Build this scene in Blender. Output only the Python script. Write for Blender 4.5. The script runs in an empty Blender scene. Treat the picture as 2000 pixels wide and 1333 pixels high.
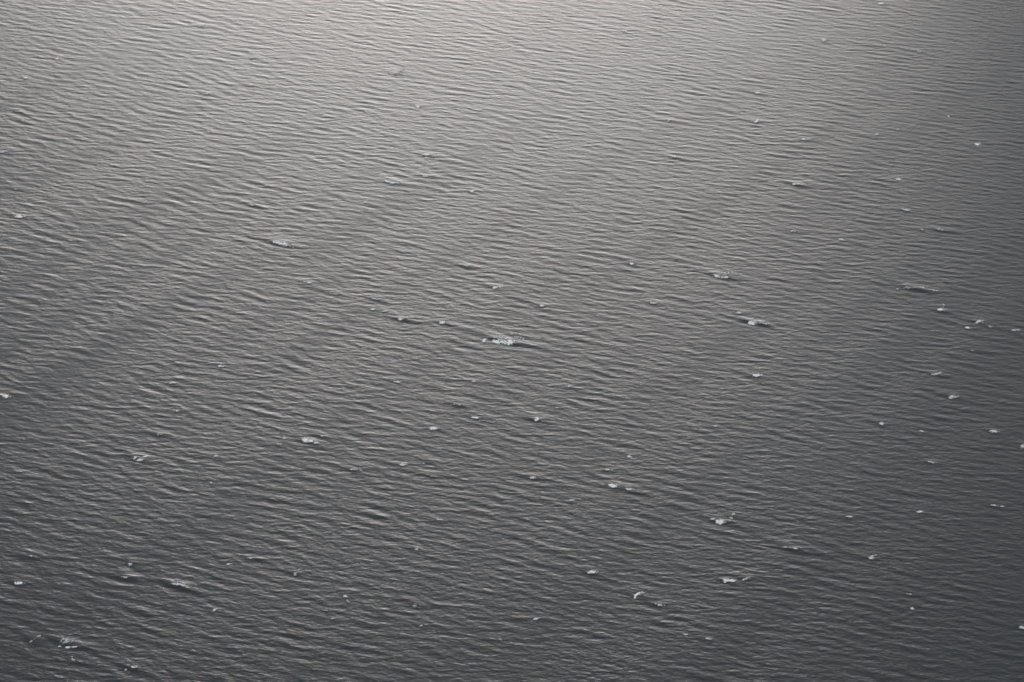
import bpy, math
import numpy as np

# ------------------------------------------------------------------ camera, sky, sun, exposure
S = bpy.context.scene
C = S.collection
R = math.radians
CAM_H = 285.0            # metres above the sea (view from a low aircraft)
PITCH = 24.0             # degrees below the horizon
FPX = 5850.0             # focal length in pixels of a 2000 px wide picture
LENS = 36.0 * FPX / 2000.0

cd = bpy.data.cameras.new('camera')
cam = bpy.data.objects.new('camera', cd)
C.objects.link(cam)
cam.location = (0, 0, CAM_H)
cam.rotation_euler = (R(90 - PITCH), 0, 0)
cd.sensor_width = 36.0
cd.lens = LENS
cd.clip_start = 1.0
cd.clip_end = 60000.0
S.camera = cam

SUN_EL, SUN_AZ = 2.0, -1.5
W = bpy.data.worlds.new('World')
S.world = W
W.use_nodes = True
nt = W.node_tree
bg = nt.nodes['Background']
sky = nt.nodes.new('ShaderNodeTexSky')
sky.sky_type = 'NISHITA'
sky.sun_disc = False
sky.sun_elevation = R(SUN_EL)
sky.sun_rotation = R(SUN_AZ)
sky.altitude = 0
sky.air_density = 1.0
sky.dust_density = 0.5
sky.ozone_density = 1.0
hs = nt.nodes.new('ShaderNodeHueSaturation')
hs.inputs['Saturation'].default_value = 0.32
nt.links.new(sky.outputs[0], hs.inputs['Color'])
# a cloud deck on top of the clear-sky glow: the standard overcast sky, three times as bright overhead as at the horizon
OVERCAST = 14.5
wt = nt.nodes.new('ShaderNodeTexCoord')
sx_ = nt.nodes.new('ShaderNodeSeparateXYZ')
nt.links.new(wt.outputs['Generated'], sx_.inputs[0])
mx = nt.nodes.new('ShaderNodeMath'); mx.operation = 'MAXIMUM'
nt.links.new(sx_.outputs['Z'], mx.inputs[0]); mx.inputs[1].default_value = 0.0
ma = nt.nodes.new('ShaderNodeMath'); ma.operation = 'MULTIPLY_ADD'
nt.links.new(mx.outputs[0], ma.inputs[0])
ma.inputs[1].default_value = OVERCAST * 2 / 3; ma.inputs[2].default_value = OVERCAST / 3
vs = nt.nodes.new('ShaderNodeVectorMath'); vs.operation = 'SCALE'
vs.inputs[0].default_value = (0.93, 0.985, 1.07)
nt.links.new(ma.outputs[0], vs.inputs['Scale'])
va = nt.nodes.new('ShaderNodeVectorMath'); va.operation = 'ADD'
nt.links.new(hs.outputs[0], va.inputs[0]); nt.links.new(vs.outputs[0], va.inputs[1])
nt.links.new(va.outputs[0], bg.inputs['Color'])
bg.inputs['Strength'].default_value = 0.06

sd = bpy.data.lights.new('sun', 'SUN')
sun = bpy.data.objects.new('sun', sd)
C.objects.link(sun)
sd.energy = 0.86
sd.angle = R(21)
sd.color = (1.0, 0.945, 0.90)
sun.rotation_euler = (R(90 - SUN_EL), 0, R(180 - SUN_AZ))
sun.location = (0, 300, 400)

S.cycles.filter_width = 1.6
S.view_settings.view_transform = 'Standard'
S.view_settings.look = 'None'
S.view_settings.exposure = 0.0
S.view_settings.gamma = 1.0
S.view_settings.use_curve_mapping = False

# ------------------------------------------------------------------ helpers
rng = np.random.default_rng(41)
CP, SP = math.cos(R(PITCH)), math.sin(R(PITCH))

def ground(px, py):
    """the point of the mean sea level seen at a photograph position"""
    x = (px - 1000.0) / FPX
    y = (666.5 - py) / FPX
    d = (x, CP + y * SP, -SP + y * CP)
    t = CAM_H / -d[2]
    return d[0] * t, d[1] * t

def px_scale(px, py):
    """metres on the sea per photograph pixel, across and in depth"""
    x0, y0 = ground(px, py)
    x1, _ = ground(px + 1, py)
    _, y1 = ground(px, py - 1)
    return x1 - x0, y1 - y0

def mat(name):
    m = bpy.data.materials.new(name)
    m.use_nodes = True
    return m, m.node_tree.nodes, m.node_tree.links, m.node_tree.nodes['Principled BSDF']

# ------------------------------------------------------------------ the waves
WIND = R(31.0)                                   # waves run towards the camera and a little to the left
TR = np.array([-math.sin(WIND), -math.cos(WIND)])    # direction of travel
CR = np.array([math.cos(WIND), -math.sin(WIND)])     # direction of the crests
X0, Y0 = -200.0, 440.0
LX, LY = 400.0, 510.0
NX, NY = 1320, 1540
dx, dy = LX / NX, LY / NY

LAM_P = 4.1
def spectrum_fields(seed, lam_lo, lam_hi, rms_slope, s_peak, s_tail, wind, chop):
    g = np.random.default_rng(seed)
    kx = 2 * np.pi * np.fft.fftfreq(NX, dx)
    ky = 2 * np.pi * np.fft.fftfreq(NY, dy)
    KX, KY = np.meshgrid(kx, ky)
    K = np.hypot(KX, KY)
    K[0, 0] = 1
    tx, ty = -math.sin(wind), -math.cos(wind)
    cosd = (KX * tx + KY * ty) / K
    kp = 2 * np.pi / LAM_P
    spread_s = s_tail + (s_peak - s_tail) * np.exp(-(np.log(K / kp) / 0.9) ** 2)
    D = np.where(cosd > 0, np.abs(cosd) ** (2 * spread_s), 0.0) * (spread_s ** 0.5)
    P = K ** -3.75 * np.exp(-1.25 * (kp / K) ** 2)      # directional elevation spectrum
    w = np.sqrt(K / kp)
    sig = np.where(w < 1, 0.10, 0.16)
    P *= 1.9 ** np.exp(-(w - 1) ** 2 / (2 * sig ** 2))
    band = (K > 2 * np.pi / lam_hi) & (K < 2 * np.pi / lam_lo)
    P = np.where(band, P * D, 0)
    A = np.sqrt(P) * (g.standard_normal(K.shape) + 1j * g.standard_normal(K.shape))
    h = np.fft.ifft2(A).real
    sx = np.fft.ifft2(1j * KX * A).real
    sy = np.fft.ifft2(1j * KY * A).real
    sc = rms_slope / math.sqrt((sx ** 2 + sy ** 2).mean())
    Dx = np.fft.ifft2(1j * KX / K * A).real * sc * chop
    Dy = np.fft.ifft2(1j * KY / K * A).real * sc * chop
    return h * sc, Dx, Dy

def smooth_field(seed, along, across, wind):
    """slowly varying gust pattern drawn out along the wind"""
    g = np.random.default_rng(seed)
    kx = 2 * np.pi * np.fft.fftfreq(NX, dx)
    ky = 2 * np.pi * np.fft.fftfreq(NY, dy)
    KX, KY = np.meshgrid(kx, ky)
    tx, ty = -math.sin(wind), -math.cos(wind)
    kl = KX * tx + KY * ty
    kc = KX * -ty + KY * tx
    A = np.exp(-0.5 * ((kl * along / 6.28) ** 2 + (kc * across / 6.28) ** 2) * 4)
    A = A * (g.standard_normal(KX.shape) + 1j * g.standard_normal(KX.shape))
    f = np.fft.ifft2(A).real
    f -= f.mean()
    return f / f.std()

GUST = 0.4 * smooth_field(3, 130.0, 13.0, R(30)) + 0.9 * smooth_field(8, 110.0, 6.5, R(31))
# the gusts are strongest on the farther water and die out towards the near
GUST *= np.clip(0.35 + (Y0 + np.arange(NY)[:, None] * dy - 570.0) / 260.0, 0.35, 1.35)
h1, ax1, ay1 = spectrum_fields(11, 3.2, 40.0, 0.025, 6.0, 2.5, WIND, 0.9)
h2, ax2, ay2 = spectrum_fields(12, 1.0, 3.2, 0.046, 3.0, 1.6, WIND - R(13), 0.8)
mod = np.clip(1.0 + 0.20 * GUST, 0.35, 1.8)
HH = h1 + h2 * mod
DX = ax1 + ax2 * mod
DY = ay1 + ay2 * mod
XS = X0 + np.arange(NX) * dx
YS = Y0 + np.arange(NY) * dy

def sample(F, x, y):
    fx = np.clip((x - X0) / dx, 0, NX - 1.001)
    fy = np.clip((y - Y0) / dy, 0, NY - 1.001)
    ix, iy = fx.astype(int), fy.astype(int)
    ux, uy = fx - ix, fy - iy
    return (F[iy, ix] * (1 - ux) * (1 - uy) + F[iy, ix + 1] * ux * (1 - uy)
            + F[iy + 1, ix] * (1 - ux) * uy + F[iy + 1, ix + 1] * ux * uy)

def param_of(x, y):
    """undisturbed coordinates of the surface point that ends up over (x, y)"""
    a, b = np.array([x]), np.array([y])
    for _ in range(3):
        a, b = x - sample(DX, a, b), y - sample(DY, a, b)
    return float(a[0]), float(b[0])

def raise_crest(px, py, w):
    """a short breaking wave: gentle back, steep front towards the camera"""
    gx, gy = ground(px, py)
    x0, y0 = param_of(gx, gy)
    sx, _ = px_scale(px, py)
    L = 0.55 * w * sx + 1.3
    A = min(0.0048 * w, 0.16)
    hw = L * 3 + 4
    i0, i1 = int((x0 - hw - X0) / dx), int((x0 + hw - X0) / dx) + 2
    j0, j1 = int((y0 - hw - Y0) / dy), int((y0 + hw - Y0) / dy) + 2
    i0, j0 = max(i0, 0), max(j0, 0)
    i1, j1 = min(i1, NX), min(j1, NY)
    gx_, gy_ = np.meshgrid(XS[i0:i1] - x0, YS[j0:j1] - y0)
    u = gx_ * CR[0] + gy_ * CR[1]
    v = gx_ * TR[0] + gy_ * TR[1] + 0.10 * np.sin(u * 1.7 + px) + 0.03 * u * u / L
    s = np.where(v < 0, 1.5, 0.55)
    f = np.exp(-0.5 * (v / s) ** 2) - 0.45 * np.exp(-0.5 * ((v - 1.5) / 0.8) ** 2)
    HH[j0:j1, i0:i1] += A * np.exp(-0.5 * (u / L) ** 2) * f

# ------------------------------------------------------------------ the whitecaps, as read off the photograph
# strokes: (dx, dy, width, height, slant, density, 'b' bright foam / 't' thin foam), in photograph pixels about (x, y)
def dot(w=7, d=1.0, h=3.0, rot=0, k='b'):
    return [(0, 0, w, h, rot, d, k)]
CAPS = [
 # x, y, strokes, label
 (985, 666, [(-40, 0, 7, 5, -35, 1.2, 'b'), (-16, 2, 17, 6, 4, 1.4, 'b'), (2, 3, 22, 3.5, 3, 1.2, 'b'), (9, 4, 14, 8, 0, 1.3, 'b'),
             (-10, -6, 26, 8, 0, .78, 't'), (2, -2, 30, 6, 0, .85, 't'), (28, -4, 30, 9, 12, .7, 't'), (25, -12, 40, 5, 3, .5, 't')],
  'largest and brightest whitecap on the sea, broad ragged foam in the middle of the picture'),
 (547, 476, [(-13, -2, 4, 3.4, 0, 1.1, 'b'), (-2, 0, 20, 4.2, 12, 1.3, 'b'), (8, 2, 9, 5.5, 20, 1.3, 'b'), (13, 4, 5, 4, 0, 1.1, 'b'), (20, 6, 22, 3, 14, .45, 't')],
  'bright ragged whitecap strung along a dark wave face, left of and above the largest one'),
 (1412, 540, [(-12, 0, 11, 3.5, 14, 1.2, 'b'), (2, 3, 12, 3, 0, 1.1, 'b'), (5, -4, 22, 9, -14, .78, 't'), (18, -6, 30, 6, 6, .55, 't')],
  'wide lacy whitecap right of the largest one, a broken foam ring behind two tips'),
 (1475, 630, [(-8, 2, 11, 6, 8, 1.2, 'b'), (20, 4, 9, 3, 8, 1.0, 'b'), (5, 0, 26, 6, 6, .85, 't'), (4, -6, 20, 5, 0, .65, 't'), (34, 8, 16, 2.5, 12, .4, 't')],
  'whitecap with a round bright knob and pinkish crest, just below the wide lacy one'),
 (603, 862, [(-6, -1, 13, 7, 20, 1.3, 'b'), (4, 1, 14, 3.5, 5, 1.2, 'b'), (14, 4, 8, 3, 0, 1.1, 'b'), (-2, -5, 5, 5, -20, .8, 't')],
  'bright forked whitecap with a second tip to its right, on a trough left of centre'),
 (270, 897, [(2, 3, 9, 4, -10, 1.2, 'b'), (-7, -1, 5, 6, -40, 1.0, 'b'), (12, -4, 9, 3, -15, 1.1, 'b'), (-13, -1, 7, 3, 0, .75, 't'), (24, -4, 12, 2.6, 0, .6, 't')],
  'broken cup-shaped whitecap of several small bright bits around a dark hole, lower left'),
 (347, 1144, [(0, -1, 22, 4.5, 6, .95, 'b'), (12, 2, 14, 3, 8, 1.0, 'b'), (20, 5, 8, 2.6, 0, .9, 'b'), (-27, 6, 6, 5, -50, .75, 't'), (-2, -6, 28, 6, 6, .68, 't'), (-34, 5, 7, 3, 0, .5, 't')],
  'long cream ragged whitecap over a dark hollow, faint crumb off its left end, lower left'),
 (133, 1258, [(-16, 5, 6, 3, 0, 1.0, 'b'), (1, 7, 8, 3, 0, 1.2, 'b'), (13, 7, 9, 3, 0, 1.0, 'b'), (20, 6, 7, 2.6, 0, 1.0, 'b'), (-6, -5, 28, 14, 0, .66, 't')],
  'row of bright foam beads under a round cloud of speckled foam, bottom left'),
 (1790, 565, [(-40, 0, 12, 4, 0, .62, 't'), (-15, -2, 34, 4, 0, .55, 't'), (12, -2, 22, 6, 6, .78, 't'), (30, 3, 20, 4, 6, .7, 't')],
  'long thin line of dull frayed foam on a straight dark wave edge, right side'),
 (1197, 950, [(-1, 0, 13, 6, 6, 1.35, 'b'), (8, -2, 16, 4, 0, .6, 't')],
  'compact bright whitecap at the foot of a steep crest line, leading a dimmer one'),
 (1228, 957, [(0, 0, 13, 4.5, 6, .95, 'b'), (6, 1, 14, 3, 5, .5, 't')],
  'dimmer small whitecap just right of the compact bright one on the same crest'),
 (1405, 1018, [(0, 2, 13, 7, 8, 1.2, 'b'), (-13, -3, 7, 3.5, 5, .95, 'b'), (-6, 0, 10, 3, 20, .7, 't')],
  'bright knotted whitecap with a small spot up its left arm, lower right of centre'),
 (1430, 1010, [(-3, 3, 9, 4, 0, .8, 't'), (3, -5, 9, 6, -45, .66, 't')],
  'pale wispy foam rising behind the bright knotted whitecap'),
 (1422, 1135, [(-4, 0, 10, 6, 0, 1.4, 'b'), (7, 0, 12, 4.2, 4, 1.2, 'b')],
  'very bright short whitecap, the brightest in the lower right'),
 (1458, 1131, [(0, 0, 15, 4, -14, .9, 't'), (-5, 2, 6, 3, -14, .8, 'b')],
  'thin grey sliver of foam just right of the very bright short whitecap'),
 (1244, 1163, [(-4, 4, 6, 5, -50, 1.15, 'b'), (1, -1, 13, 4.5, -30, 1.2, 'b'), (10, -4, 14, 3, 4, .8, 't')],
  'hook-shaped whitecap curling over a dark hollow, bottom centre right'),
 (1289, 1183, [(0, 0, 10, 4.2, 8, 1.0, 'b'), (-10, -3, 14, 2.6, 14, .5, 't')],
  'small dull whitecap on the lower lip of the hollow right of the hook-shaped one'),
 (1155, 1119, [(0, 0, 13, 4.5, 0, 1.2, 'b'), (9, -3, 10, 3, -8, .6, 't')],
  'small neat whitecap at the right end of a dark green trough, bottom centre'),
 (9, 774, [(2, 1, 11, 5.5, 10, 1.3, 'b'), (-5, -2, 10, 4, 8, 1.0, 'b')],
  'bright whitecap cut by the left edge of the picture, mid height'),
 (36, 424, [(0, 0, 15, 4, 4, 1.25, 'b')],
  'bright short dash of foam near the left edge in the upper half'),
 (35, 1140, [(0, 0, 14, 4.2, 2, 1.25, 'b')],
  'bright short dash of foam near the left edge, low in the picture'),
 (762, 357, [(-6, -1, 8, 3, 10, 1.15, 'b'), (5, 1, 14, 4, 2, 1.15, 'b'), (12, -2, 12, 4, -5, .5, 't')],
  'white dash with two joined tips in the upper centre left, under a pale patch'),
 (816, 208, [(-3, -1, 6, 3, 20, 1.15, 'b'), (1, 1, 7, 5, 0, 1.3, 'b'), (8, -1, 8, 2.5, 0, .7, 't')],
  'tiny bright tick-shaped whitecap near the top, left of centre'),
 (773, 143, [(-4, 1, 14, 3, 4, 1.05, 'b'), (12, -5, 18, 6, 0, .55, 't')],
  'thin white dash with a pale smear above its right end, near the top edge'),
 (834, 305, [(-1, -2, 11, 4, 0, 1.1, 'b'), (-2, 4, 9, 3, 0, .9, 'b'), (12, 0, 12, 3, 0, .5, 't')],
  'two stacked bits of foam, one above the other, upper centre left'),
 (922, 374, [(0, 0, 8, 4.2, 0, 1.2, 'b'), (-9, -1, 8, 2.4, 0, .5, 't')],
  'small bright fleck below a long dark crest, upper centre'),
 (832, 345, [(-3, 0, 9, 3, 4, .95, 'b'), (6, 2, 10, 2.4, 6, .5, 't')],
  'thin short fleck on a crest between the white dash and the two stacked bits'),
 (970, 562, [(-4, 1, 8, 3.4, 0, 1.2, 'b'), (6, -1, 11, 4, -6, .8, 'b')],
  'small cream whitecap above the largest one'),
 (785, 624, [(-3, 1, 8, 4, 4, 1.15, 'b'), (10, -3, 28, 8, -5, .62, 't')],
  'small bright tip with a patch of grey foam behind it, left of the largest whitecap'),
 (863, 631, [(0, 0, 8, 4, 0, 1.2, 'b'), (12, -7, 18, 6, -15, .45, 't')],
  'tiny bright fleck between the grey-patched tip and the largest whitecap'),
 (728, 605, dot(7, 1.15), 'tiny bright fleck at the left end of a curved crest, left of the largest whitecap'),
 (750, 609, dot(9, .95), 'thin fleck on the same curved crest, right beside the tiny bright fleck'),
 (735, 585, dot(14, .85, 2.8, 4), 'thin pale line of foam on the crest above the curved one'),
 (600, 552, [(-5, -1, 11, 2.6, 8, .75, 't'), (4, 1, 7, 3.6, 4, 1.1, 'b')],
  'small foam streak below and right of the bright ragged whitecap'),
 (654, 575, dot(10, .7, 3, 6, 't'), 'dull foam lip on the end of a crest below the small foam streak'),
 (713, 396, dot(6, 1.1), 'lone bright speck above and right of the bright ragged whitecap'),
 (767, 320, dot(5, 1.0), 'lone tiny speck left of and below the two stacked bits of foam'),
 (910, 520, dot(16, .6, 5, 0, 't'), 'pale blurred smudge of foam above the small cream whitecap'),
 (1234, 516, dot(6, 1.25), 'isolated bright round speck right of and above the centre'),
 (1319, 505, dot(9, .7, 3.4, 0, 't'), 'faint grey fleck right of and above the isolated round speck'),
 (1275, 593, [(0, 0, 10, 4, 4, 1.0, 'b'), (-15, 8, 7, 3, 0, .7, 't')],
  'small cream whitecap capping a dark hump left of the round-knobbed one'),
 (1057, 598, [(0, 0, 7, 4.2, 0, 1.1, 'b'), (-10, 0, 14, 2.4, 0, .5, 't')],
  'small fleck on a short level crest up and right of the largest whitecap'),
 (1443, 612, [(0, 0, 9, 4, 10, 1.0, 'b'), (-8, -2, 8, 2.4, 8, .5, 't')],
  'small dull fleck just up and left of the round-knobbed whitecap'),
 (1479, 182, [(0, 0, 8, 3.6, 5, 1.15, 'b'), (-6, -1, 7, 2.4, 0, .6, 't')],
  'small bright fleck by a sharp dark line in the upper right of centre'),
 (1475, 238, [(0, 1, 7, 3, 0, 1.15, 'b'), (4, -2, 6, 3.5, -40, 1.0, 'b'), (-9, 0, 10, 2, 0, .5, 't')],
  'small whitecap with an upturned right tip, below the small bright fleck in the upper right'),
 (1316, 308, dot(17, .72, 4.5, -3, 't'), 'pale frayed patch of foam in the upper right of centre'),
 (1308, 236, dot(13, .55, 4, -20, 't'), 'faint slanting smear above the pale frayed patch'),
 (1220, 62, dot(8, .75, 4, 0, 't'), 'faint cream fleck near the top edge right of centre'),
 (1720, 8, dot(9, 1.15, 4.2), 'cream fleck touching the top edge of the picture, right of centre'),
 (1608, 79, dot(9, 1.0, 6), 'round cream blot near the top right'),
 (1727, 90, dot(8, .75, 5, 0, 't'), 'dull pinkish fleck right of the round cream blot'),
 (1795, 102, dot(9, .65, 4, 0, 't'), 'faint grey fleck near the top right, furthest right of the three there'),
 (1574, 273, [(-5, 0, 8, 3.2, 0, 1.15, 'b'), (5, 0, 6, 3.2, 0, 1.05, 'b')],
  'two level white dots nearly joined, upper right'),
 (1712, 263, dot(7, .95, 3.4), 'small fleck in front of a dark wavelet, right of the two level dots'),
 (1755, 254, dot(7, .75, 3, 0, 't'), 'faint fleck behind the same dark wavelet, right of the small fleck'),
 (1908, 283, dot(8, 1.15, 5), 'soft round white spot in the upper right corner area'),
 (1852, 228, dot(5, .8, 4, 0, 't'), 'faint tiny spot up and left of the soft round white spot'),
 (1560, 361, [(-9, 0, 6, 3.2, 0, 1.1, 'b'), (3, 0, 22, 2.8, 1, .9, 'b')],
  'long thin white line on a straight crest, right of centre in the upper half'),
 (1754, 351, dot(8, 1.15, 4.6, 10), 'bright speck on the end of a dark double crest, right side'),
 (1769, 411, [(0, 0, 12, 4, 12, .95, 'b')], 'cream capped wavelet below the bright speck of the dark double crest'),
 (1800, 449, dot(8, .75, 3.6, 0, 't'), 'left of two faint flecks lying level, right side'),
 (1837, 450, dot(15, .62, 3.6, 8, 't'), 'right and longer of two faint flecks lying level, right side'),
 (1642, 468, dot(8, .95, 3.4), 'small grey-white fleck between the long thin line and the long frayed line'),
 (1549, 453, dot(12, .55, 3.4, 0, 't'), 'very faint smear below the long thin white line'),
 (1838, 606, [(0, 0, 12, 4.6, 0, 1.1, 'b'), (6, -8, 9, 8, -40, .5, 't')],
  'small whitecap with a wisp rising from it, right side below the long frayed line'),
 (1911, 629, [(0, 0, 14, 4.2, -20, 1.0, 'b'), (6, 3, 8, 3, 0, .6, 't')],
  'slanting cream whitecap near the right edge, pointing up to the right'),
 (1889, 641, dot(7, 1.1, 3.6, 8), 'small bright fleck just below the slanting cream whitecap'),
 (1934, 638, dot(8, .65, 4, 0, 't'), 'dull fleck below and right of the slanting cream whitecap'),
 (1983, 645, [(-3, 1, 9, 4, 0, 1.0, 'b'), (5, 0, 9, 3.4, 0, .8, 'b')],
  'low flat whitecap at the right edge beside the slanting cream one'),
 (432, 714, [(-1, 2, 9, 4, 0, 1.1, 'b'), (0, -3, 6, 4, 0, .85, 'b')],
  'small two-tiered whitecap left of centre, alone on grey water'),
 (335, 749, [(2, 0, 12, 3.2, -3, 1.0, 'b'), (-10, -1, 12, 2, 4, .5, 't')],
  'thin fleck left of and below the small two-tiered whitecap'),
 (344, 803, dot(11, .75, 3.4, 12), 'dull lip of foam on a crest below the thin fleck, left side'),
 (421, 892, dot(6, 1.1, 3), 'tiny bright point right of the cup-shaped whitecap'),
 (413, 944, dot(8, .85, 2.6), 'tiny pale point below and right of the cup-shaped whitecap'),
 (310, 850, dot(14, .5, 4, 8, 't'), 'faint grey smear above the cup-shaped whitecap'),
 (45, 859, dot(9, .6, 4, 4, 't'), 'faint fleck near the left edge below the whitecap cut by it'),
 (262, 956, dot(13, .55, 3.4, 8, 't'), 'faint foam lip directly below the cup-shaped whitecap'),
 (775, 747, [(0, 0, 12, 3.2, 4, 1.05, 'b')], 'small white streak beside a short dark hollow, below and left of the largest whitecap'),
 (925, 746, [(0, 0, 7, 2.8, 0, 1.05, 'b'), (9, -5, 9, 3, 0, .6, 't')],
  'tiny streak straight below the largest whitecap'),
 (897, 792, dot(22, .6, 4, 6, 't'), 'pale frayed edge of foam on a long dark trough below the largest whitecap'),
 (928, 817, [(0, 0, 10, 3.2, 6, 1.15, 'b'), (14, 5, 14, 2.4, 4, .6, 't')],
  'small whitecap with a thin tail trailing right, below the pale frayed edge'),
 (847, 838, [(-1, 0, 13, 3.8, 0, 1.3, 'b'), (9, -1, 10, 2.4, -4, .7, 't')],
  'bright short dash left of and below the small tailed whitecap'),
 (555, 857, dot(6, .85, 2.8), 'tiny fleck on the trough just left of the bright forked whitecap'),
 (630, 853, dot(9, .8, 2.8, 4), 'tiny streak behind and right of the bright forked whitecap'),
 (544, 869, dot(12, .6, 2.6, 3, 't'), 'faint streak below and left of the bright forked whitecap'),
 (786, 908, [(0, 0, 9, 6, 0, 1.05, 'b')], 'small soft white ball at the end of a dark slope, below centre left'),
 (824, 907, dot(10, .65, 4, -5, 't'), 'dull fleck right of the small soft white ball'),
 (840, 930, dot(11, .6, 4.5, 6, 't'), 'greenish faint foam above a dark hollow, right of and below the white ball'),
 (695, 918, [(-8, 0, 12, 2.8, 4, .75, 'b'), (8, 1, 14, 2.6, 4, .6, 't')],
  'long low grey line of foam left of the small soft white ball'),
 (1108, 756, [(0, 0, 12, 4.6, -4, .9, 'b')], 'grey-white lens of foam right of and below the largest whitecap'),
 (1048, 820, [(0, 0, 9, 6, 0, 1.3, 'b'), (14, 4, 22, 2.6, 10, .5, 't')],
  'bright round bead with a thin tail running right, below centre'),
 (1477, 734, [(0, 0, 12, 4.4, 0, 1.2, 'b'), (-12, -1, 14, 2.2, 4, .5, 't')],
  'small bright oval whitecap alone in the right half'),
 (1087, 797, dot(5, 1.05, 2.8), 'tiny point of foam between the grey-white lens and the bright round bead'),
 (1252, 752, dot(9, .55, 3, 0, 't'), 'faint fleck right of the grey-white lens'),
 (1396, 833, dot(8, .8, 3.4), 'tiny dull fleck below and left of the small bright oval whitecap'),
 (1228, 893, dot(6, 1.1, 4.2), 'small round speck above the compact bright whitecap'),
 (1188, 919, dot(10, .9, 3.2), 'small level fleck left of and below the small round speck'),
 (1042, 934, [(-2, 0, 9, 5, 0, 1.05, 'b'), (8, -1, 12, 3, 0, .7, 't')],
  'grey-white whitecap on a dark short trough, left of the compact bright one'),
 (1116, 978, dot(8, .95, 3.2, -5), 'small pale fleck below and between the grey-white and the compact bright whitecaps'),
 (1829, 731, [(-4, 1, 12, 3.2, 0, .85, 'b'), (5, -1, 11, 3, -18, .85, 'b')],
  'thin slanting scratch of foam on the right side, above the lacy fan'),
 (1861, 777, [(-4, 0, 10, 6, -25, .9, 'b'), (6, -1, 16, 5, 0, .7, 't')],
  'small lacy fan of foam on the right side'),
 (1902, 685, dot(12, .6, 3, 0, 't'), 'faint flat fleck up and right of the thin slanting scratch'),
 (1721, 829, [(0, 0, 7, 6, 0, 1.05, 'b')], 'small round white spot at the left end of a patch of crossed ripples'),
 (1800, 843, dot(7, .8, 3, 15), 'tiny fleck on crossed ripples right of the small round white spot'),
 (1940, 844, [(0, 0, 14, 4.4, 6, .85, 'b')], 'pinkish foam lip near the right edge on a dark wave face'),
 (1996, 873, [(0, 0, 9, 6, -35, .95, 'b')], 'slanting fleck cut by the right edge'),
 (1818, 904, dot(14, .75, 3, 14), 'thin pale fleck on a crest below the patch of crossed ripples'),
 (1947, 989, [(-6, -1, 10, 3.6, 6, 1.05, 'b'), (9, 1, 8, 3, 0, .9, 'b')],
  'broken white dash of two bits near the right edge, lower half'),
 (1795, 1001, [(0, 0, 9, 5, 0, 1.1, 'b'), (-7, -3, 9, 2.4, 15, .6, 't')],
  'small whitecap at the end of a long dark face, lower right'),
 (1658, 1010, dot(9, .75, 3, 5), 'faint fleck left of the small whitecap that ends a long dark face'),
 (1552, 1073, [(0, 0, 8, 3.2, 4, .95, 'b'), (-16, -3, 26, 2.4, 6, .6, 't')],
  'long fine thread of foam with a bright right end, lower right of centre'),
 (1701, 1090, [(0, 1, 7, 6, 0, 1.05, 'b'), (4, -3, 10, 3, -20, .8, 'b')],
  'small fan-shaped whitecap in the lower right'),
 (1776, 1161, dot(8, .7, 4, 0, 't'), 'upper of two dull specks, one above the other, bottom right'),
 (1780, 1189, dot(8, .8, 4.6), 'lower and brighter of two dull specks, one above the other, bottom right'),
 (1996, 1227, [(0, 0, 10, 6, 6, .95, 'b')], 'pale blot cut by the right edge near the bottom'),
 (253, 1103, dot(6, .95, 5.5), 'small upright speck above the long cream ragged whitecap'),
 (447, 1103, dot(7, 1.1, 3), 'tiny bright fleck up and right of the long cream ragged whitecap'),
 (488, 1091, dot(9, .85, 2.8, 8), 'thin fleck at the end of a long sharp crest, right of the tiny bright fleck'),
 (418, 1193, [(0, 0, 6, 5, -30, 1.0, 'b'), (5, -3, 6, 2.6, -20, .7, 't')],
  'tiny upright fleck below and right of the long cream ragged whitecap'),
 (243, 1129, dot(22, .55, 4, -3, 't'), 'faint smear left of the long cream ragged whitecap'),
 (62, 1088, dot(22, .55, 5, 10, 't'), 'dull yellowish patch of foam over a dark face near the left edge'),
 (66, 1251, [(-4, 2, 11, 4, -35, .8, 't'), (7, -7, 14, 6, -35, .5, 't')],
  'faint slanting foam left of the row of bright beads'),
 (142, 1288, [(2, 2, 8, 5, 30, .9, 't'), (-4, -5, 6, 3, 20, .7, 't')],
  'faint grey crumbs of foam below the row of bright beads'),
 (259, 1305, [(0, 0, 7, 4.4, 0, 1.1, 'b'), (12, 0, 20, 2.2, 0, .4, 't')], 'small pale ball near the bottom edge, lower left'),
 (245, 1309, dot(6, .8, 3.4, -20), 'tiny bit of foam just left of the small pale ball at the bottom edge'),
 (857, 1016, dot(10, .85, 3.2, 8), 'dull fleck on a crest low in the centre'),
 (812, 1074, dot(7, .95, 2.8), 'tiny fleck at the tip of a fine crest, low left of centre'),
 (577, 1121, [(0, 1, 5, 7, 0, .9, 't'), (6, -8, 6, 4, -40, .6, 't')],
  'small upright grey tuft of foam, lower left of centre'),
 (673, 1166, [(0, 0, 7, 5, 0, 1.05, 'b'), (6, 8, 12, 3, 50, .4, 't')],
  'pale speck where two crests meet, bottom left of centre'),
 (650, 1209, dot(7, .95, 3, -15), 'tiny fleck below and left of the pale speck where two crests meet'),
 (637, 1193, dot(9, .65, 2.6, 5, 't'), 'faint streak just above the tiny fleck at bottom left of centre'),
 (811, 1184, [(0, 0, 11, 8, 0, .68, 't')], 'soft bluish puff of foam at the bottom, left of centre'),
 (827, 1222, dot(13, .75, 4, -8, 't'), 'yellowish dull foam lip below the soft bluish puff'),
 (977, 1250, dot(8, .8, 4, 8, 't'), 'dull speck at the end of a dark face, bottom centre'),
 (1046, 1210, dot(8, .95, 3.4, -5), 'small speck on a long straight fine crest, bottom centre'),
 (1339, 1240, dot(7, .85, 4), 'left of two small specks on a dark hollow above the bottom edge, right of centre'),
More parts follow.
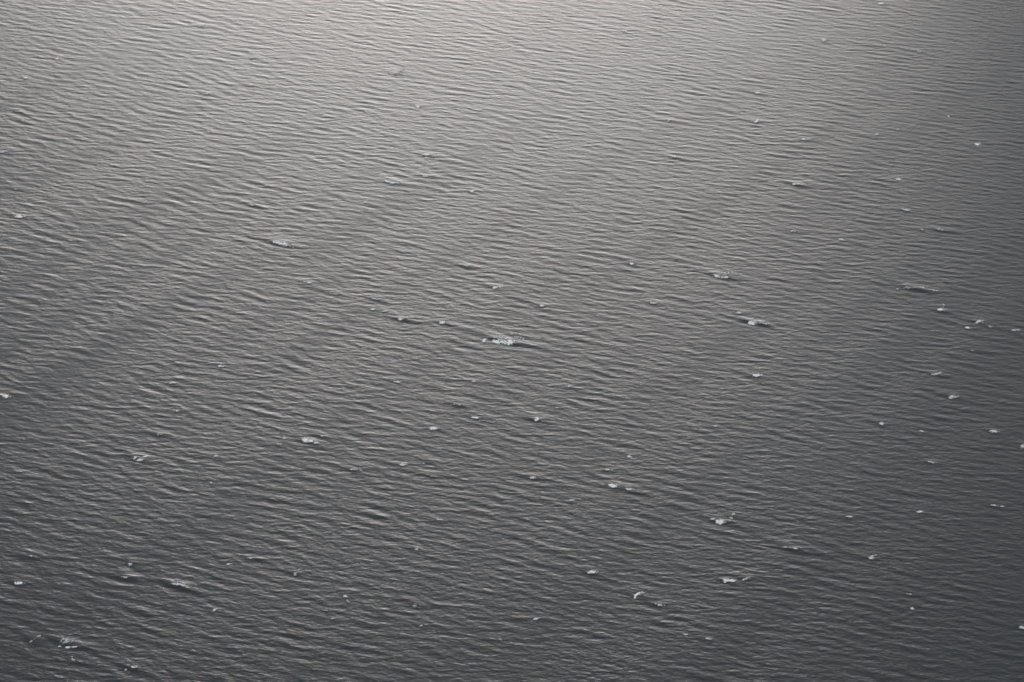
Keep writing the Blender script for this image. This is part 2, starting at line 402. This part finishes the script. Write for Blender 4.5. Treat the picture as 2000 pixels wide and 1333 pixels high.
 (1383, 1249, dot(9, .8, 3, 12), 'right of two small specks on a dark hollow above the bottom edge, right of centre'),
 (111, 116, dot(5, 1.15, 3), 'tiny bright point in the upper left corner, upper of two'),
 (49, 153, dot(6, 1.15, 3), 'tiny bright point in the upper left corner, lower of two'),
 (45, 236, dot(5, .9, 3), 'dim point of foam below the two tiny bright points at upper left'),
 (392, 52, dot(11, .75, 3.4, -15, 't'), 'faint slanting fleck near the top edge, upper left'),
 (492, 114, dot(11, .85, 2.6), 'thin pale fleck near the top, left of centre'),
 (491, 166, [(0, 0, 7, 3.6, 10, 1.15, 'b'), (5, 3, 8, 3, 0, .5, 't')],
  'small bright fleck on the dark wind streak, upper left'),
 (402, 184, dot(12, .75, 2.8, -4), 'thin fleck at the lower end of the dark wind streak, upper left'),
 (5, 297, [(0, 0, 14, 4.4, -14, .85, 'b')], 'pinkish slanting foam cut by the left edge, upper half'),
 (32, 370, dot(12, .65, 3, 0, 't'), 'faint fleck above the bright short dash near the left edge'),
 (284, 395, dot(7, .85, 3.2, -45, 't'), 'faint steeply slanting nick of foam, left side'),
 (489, 400, dot(12, .75, 3.6, 20, 't'), 'pale smear above and left of the bright ragged whitecap'),
 (936, 216, [(-2, 0, 9, 2.6, 5, .85, 'b')], 'thin broken fleck right of the tiny tick-shaped whitecap'),
]
for (px, py, st, lab) in CAPS:
    raise_crest(px, py, max(s[2] for s in st) + 0.3 * (len(st) - 1) * 8)

# ------------------------------------------------------------------ materials
ROUGH, ROUGH_VAR = 0.300, 0.018      # mean roughness of the surface, and how much the gusts change it
def water_material():
    m, N, L, b = mat('sea_water')
    b.inputs['Base Color'].default_value = (0.004, 0.008, 0.011, 1)
    b.inputs['IOR'].default_value = 1.34
    b.inputs['Specular IOR Level'].default_value = 0.5
    tc = N.new('ShaderNodeTexCoord')
    def mapped(rot, scale):
        mp = N.new('ShaderNodeMapping')
        mp.vector_type = 'TEXTURE'
        mp.inputs['Rotation'].default_value = (0, 0, -rot)
        mp.inputs['Scale'].default_value = scale
        L.new(tc.outputs['Object'], mp.inputs['Vector'])
        return mp
    def noise(mp, scale, detail, rough=0.5):
        n = N.new('ShaderNodeTexNoise')
        n.inputs['Scale'].default_value = scale
        n.inputs['Detail'].default_value = detail
        n.inputs['Roughness'].default_value = rough
        L.new(mp.outputs[0], n.inputs['Vector'])
        return n
    # ripples, drawn out along the crests
    n1 = noise(mapped(WIND - R(8), (2.0, 1.0, 1.0)), 1.1, 3, 0.6)
    n2 = noise(mapped(WIND - R(34), (2.0, 1.0, 1.0)), 1.9, 2, 0.6)
    # wind streaks: where the wind bites, the water is rougher
    g = N.new('ShaderNodeAttribute'); g.attribute_name = 'gust'
    L.new(g.outputs['Fac'], b.inputs['Roughness'])
    gs = N.new('ShaderNodeMapRange')
    gs.inputs['From Min'].default_value = ROUGH - ROUGH_VAR; gs.inputs['From Max'].default_value = ROUGH + ROUGH_VAR
    gs.inputs['To Min'].default_value = 0.6; gs.inputs['To Max'].default_value = 1.0
    L.new(g.outputs['Fac'], gs.inputs['Value'])
    ad = N.new('ShaderNodeMath'); ad.operation = 'MULTIPLY_ADD'
    L.new(n2.outputs['Fac'], ad.inputs[0]); ad.inputs[1].default_value = 0.5
    L.new(n1.outputs['Fac'], ad.inputs[2])
    bp = N.new('ShaderNodeBump')
    L.new(gs.outputs[0], bp.inputs['Strength'])
    bp.inputs['Distance'].default_value = 0.13
    L.new(ad.outputs[0], bp.inputs['Height'])
    L.new(bp.outputs[0], b.inputs['Normal'])
    return m

def foam_material(name, col, rough):
    m, N, L, b = mat(name)
    tc = N.new('ShaderNodeTexCoord')
    n = N.new('ShaderNodeTexNoise')
    n.inputs['Scale'].default_value = 5.0
    n.inputs['Detail'].default_value = 4
    L.new(tc.outputs['Object'], n.inputs['Vector'])
    r = N.new('ShaderNodeValToRGB')
    r.color_ramp.elements[0].position = 0.3
    r.color_ramp.elements[0].color = tuple(c * 0.72 for c in col) + (1,)
    r.color_ramp.elements[1].position = 0.62
    r.color_ramp.elements[1].color = col + (1,)
    L.new(n.outputs['Fac'], r.inputs['Fac'])
    L.new(r.outputs[0], b.inputs['Base Color'])
    cv = N.new('ShaderNodeAttribute'); cv.attribute_name = 'cover'      # froth thins out into clear water at its edges
    L.new(cv.outputs['Fac'], b.inputs['Alpha'])
    b.inputs['Roughness'].default_value = rough
    bp = N.new('ShaderNodeBump')
    bp.inputs['Distance'].default_value = 0.05
    L.new(n.outputs['Fac'], bp.inputs['Height'])
    L.new(bp.outputs[0], b.inputs['Normal'])
    return m

M_WATER = water_material()
M_FOAM = foam_material('white_foam', (0.93, 0.92, 0.89), 0.7)
M_MID = foam_material('broken_foam', (0.68, 0.68, 0.66), 0.65)
M_THIN = foam_material('thin_foam', (0.50, 0.50, 0.48), 0.6)

# ------------------------------------------------------------------ the sea: one sheet, finely waved where it is near, out to the horizon
def build_water():
    # a fan of cells, wider apart farther away
    MX, MY = 1080, 1290
    rows = 458.0 * (932.0 / 458.0) ** (np.arange(MY) / (MY - 1))
    half = 118.0 + (rows - 458.0) * (192.0 - 118.0) / (932.0 - 458.0)
    t = np.linspace(-1, 1, MX)
    gx = half[:, None] * t[None, :]
    gy = np.repeat(rows[:, None], MX, 1)
    # the waves die down into the plain outer sheet over the last metres of the fine patch
    e = np.minimum.reduce([(1 - np.abs(t))[None, :] * half[:, None], gy - rows[0], rows[-1] - gy])
    fade = np.clip(e / 6.0, 0, 1)
    fx, fy = gx.ravel(), gy.ravel()
    fd = fade.ravel()
    co = np.empty((MY * MX, 3), np.float32)
    co[:, 0] = fx + sample(DX, fx, fy) * fd
    co[:, 1] = fy + sample(DY, fx, fy) * fd
    co[:, 2] = sample(HH, fx, fy) * fd
    gust = sample(GUST, fx, fy) * fd
    idx = np.arange(MY * MX).reshape(MY, MX)
    quads = np.stack([idx[:-1, :-1], idx[:-1, 1:], idx[1:, 1:], idx[1:, :-1]], -1).reshape(-1, 4)
    # outer rings
    cxm, cym = 0.0, 700.0
    loop = np.concatenate([idx[0, :-1], idx[:-1, -1], idx[-1, :0:-1], idx[:0:-1, 0]])
    rings = [loop]
    verts = [co]
    base = co.shape[0]
    bx = co[loop, 0] - cxm; by = co[loop, 1] - cym
    allq = [quads]
    for f in (1.4, 2.5, 8.0, 160.0):
        r = np.zeros((len(loop), 3), np.float32)
        r[:, 0] = cxm + bx * f; r[:, 1] = cym + by * f
        verts.append(r)
        new = base + np.arange(len(loop)); base += len(loop)
        old = rings[-1]
        allq.append(np.stack([old, new, np.roll(new, -1), np.roll(old, -1)], -1))
        rings.append(new)
    co = np.concatenate(verts); quads = np.concatenate(allq)
    me = bpy.data.meshes.new('water')
    me.vertices.add(len(co)); me.vertices.foreach_set('co', co.astype(np.float32).ravel())
    nq = len(quads)
    me.loops.add(nq * 4); me.loops.foreach_set('vertex_index', quads.astype(np.int32).ravel())
    me.polygons.add(nq)
    me.polygons.foreach_set('loop_start', np.arange(0, nq * 4, 4, dtype=np.int32))
    me.polygons.foreach_set('use_smooth', np.ones(nq, bool))
    me.update(calc_edges=True)
    at = me.attributes.new('gust', 'FLOAT', 'POINT')
    gv = np.full(len(co), ROUGH, np.float32)
    gv[:MX * MY] = ROUGH + ROUGH_VAR * np.tanh(gust)
    at.data.foreach_set('value', gv)
    me.materials.append(M_WATER)
    o = bpy.data.objects.new('water', me)
    C.objects.link(o)
    o['kind'] = 'structure'
    print('water quads', nq)
    return o
build_water()

# ------------------------------------------------------------------ foam
NG = rng.random((256, 256))
def vnoise(x, y):
    ix, iy = np.floor(x).astype(int), np.floor(y).astype(int)
    ux, uy = x - ix, y - iy
    ux = ux * ux * (3 - 2 * ux); uy = uy * uy * (3 - 2 * uy)
    a = NG[iy % 256, ix % 256]; b = NG[iy % 256, (ix + 1) % 256]
    c = NG[(iy + 1) % 256, ix % 256]; d = NG[(iy + 1) % 256, (ix + 1) % 256]
    return (a * (1 - ux) + b * ux) * (1 - uy) + (c * (1 - ux) + d * ux) * uy
def fnoise(x, y):
    return (vnoise(x, y) + 0.55 * vnoise(x * 2.1 + 17, y * 2.1 + 5) + 0.3 * vnoise(x * 4.3 + 3, y * 4.3 + 9)) / 1.85

def foam_mesh(name, px, py, strokes, origin, seed):
    """frothy blobs with a domed top, lying on the waved surface; edges dip into the water"""
    sx, sy = px_scale(px, py)
    xs_, ys_ = [], []
    for (ox, oy, w, h, rot, d, k) in strokes:
        rad = max(w, h) * 1.15 + 2
        xs_ += [ox - rad, ox + rad]; ys_ += [oy - (h * .75 + abs(math.sin(R(rot))) * w * .6 + 2), oy + (h * .75 + abs(math.sin(R(rot))) * w * .6 + 2)]
    cell = 0.095
    nx = int((max(xs_) - min(xs_)) * sx / cell) + 2
    ny = int((max(ys_) - min(ys_)) * sy / (cell * 1.25)) + 2
    U, V = np.meshgrid(np.linspace(min(xs_), max(xs_), nx), np.linspace(min(ys_), max(ys_), ny))
    gx0, gy0 = ground(px, py)
    GX = gx0 + U * sx; GY = gy0 - V * sy
    nz = (fnoise(GX * 1.5 + seed * 3.1, GY * 1.6 + seed) - 0.5) / 0.15
    fine = (fnoise(GX * 3.6 + seed, GY * 4.2 + seed * 2) - 0.5) / 0.15
    F = np.full(U.shape, -1.0)
    for (ox, oy, w, h, rot, d, k) in strokes:
        a = R(rot); ca, sa = math.cos(a), math.sin(a)
        u = ((U - ox) * ca + (V - oy) * sa) / (w * (0.56 if k == 'b' else 0.52))
        v = (-(U - ox) * sa + (V - oy) * ca) / (h * (0.56 if d >= 1.2 else 0.40))
        r2 = u * u + v * v
        q = (1 - r2)
        rag = 0.22 if k == 'b' else 0.40
        q = np.clip(q, -1.4, 0.8) * (0.75 + 0.25 * d) + rag * nz + (0.42 if k == 'b' else 0.85 if len(strokes) > 1 else 0.6) * fine - (1.0 - min(d, 1.0)) * (0.9 if k == 'b' else 1.5)
        q = np.where(r2 > 2.6, -1, q)
        if k == 'b':                     # a thin veil of bubbles left behind the breaking tip
            u2 = ((U - ox - 0.3 * w) * ca + (V - oy + 0.15 * h) * sa) / (w * 1.05)
            v2 = (-(U - ox - 0.3 * w) * sa + (V - oy + 0.15 * h) * ca) / (h * 0.75)
            F = np.maximum(F, np.minimum(0.16, 0.30 - 0.8 * (u2 * u2 + v2 * v2) + 0.25 * fine))
        F = np.maximum(F, q)
    T = np.clip(F, -0.35, 0.9)
    PXs, PYs = GX, GY
    # undisturbed coordinates
    A_, B_ = GX.copy(), GY.copy()
    for _ in range(3):
        A_, B_ = GX - sample(DX, A_, B_), GY - sample(DY, A_, B_)
    Z = sample(HH, A_, B_) + 0.02 + np.where(T > 0, 0.09 * np.sqrt(np.maximum(T, 0)), 0.0)
    keepv = F > 0
    kq = keepv[:-1, :-1] | keepv[:-1, 1:] | keepv[1:, 1:] | keepv[1:, :-1]
    if not kq.any():
        j, i = np.unravel_index(np.argmax(F), F.shape)
        kq[min(j, kq.shape[0] - 1), min(i, kq.shape[1] - 1)] = True
    idx = np.arange(nx * ny).reshape(ny, nx)
    q = np.stack([idx[1:, :-1], idx[1:, 1:], idx[:-1, 1:], idx[:-1, :-1]], -1)[kq]
    used, inv = np.unique(q.ravel(), return_inverse=True)
    co = np.stack([GX.ravel()[used] - origin[0], GY.ravel()[used] - origin[1], Z.ravel()[used] - origin[2]], -1)
    me = bpy.data.meshes.new(name)
    me.from_pydata(co.tolist(), [], inv.reshape(-1, 4).tolist())
    me.polygons.foreach_set('use_smooth', np.ones(len(me.polygons), bool))
    at = me.attributes.new('cover', 'FLOAT', 'POINT')
    at.data.foreach_set('value', np.clip(F.ravel()[used] * 3.0 + 0.02, 0.0, 1.0).astype(np.float32))
    return me

def clusters(strokes):
    """strokes that touch make one piece of foam"""
    out = []
    for s in strokes:
        hit = [c for c in out if any(abs(s[0] - t[0]) < 0.42 * (s[2] + t[2]) and abs(s[1] - t[1]) < 0.5 * (s[3] + t[3]) + 0.5 for t in c)]
        out = [c for c in out if c not in hit] + [sum(hit, []) + [s]]
    return out

GROUP = 'whitecaps scattered over the sea'
for n, (px, py, st, lab) in enumerate(CAPS):
    gx, gy = ground(px, py)
    a, b_ = param_of(gx, gy)
    gz = float(sample(HH, np.array([a]), np.array([b_]))[0])
    org = (gx, gy, gz)
    parts = [('breaking_crest', c, M_FOAM if max(t[5] for t in c) >= 1.1 else M_MID) for c in clusters([s for s in st if s[6] == 'b'])]
    parts += [('trailing_foam', c, M_THIN) for c in clusters([s for s in st if s[6] == 't'])]
    if len(parts) > 1:
        root = bpy.data.objects.new('whitecap', None)
        root.empty_display_size = 0.5
        root.location = org
        C.objects.link(root)
        for q, (nm, ss, m) in enumerate(parts):
            me = foam_mesh(nm, px, py, ss, org, n * 1.37 + 50 * (nm[0] == 't') + 7 * q)
            me.materials.append(m)
            o = bpy.data.objects.new(nm, me)
            C.objects.link(o)
            o.parent = root
            if nm == 'trailing_foam':
                o['kind'] = 'stuff'          # lace of specks too fine to pick apart
    else:
        me = foam_mesh('whitecap', px, py, st, org, n * 1.37)
        me.materials.append(parts[0][2])
        root = bpy.data.objects.new('whitecap', me)
        root.location = org
        C.objects.link(root)
    root['label'] = lab
    root['category'] = 'whitecap'
    root['group'] = GROUP
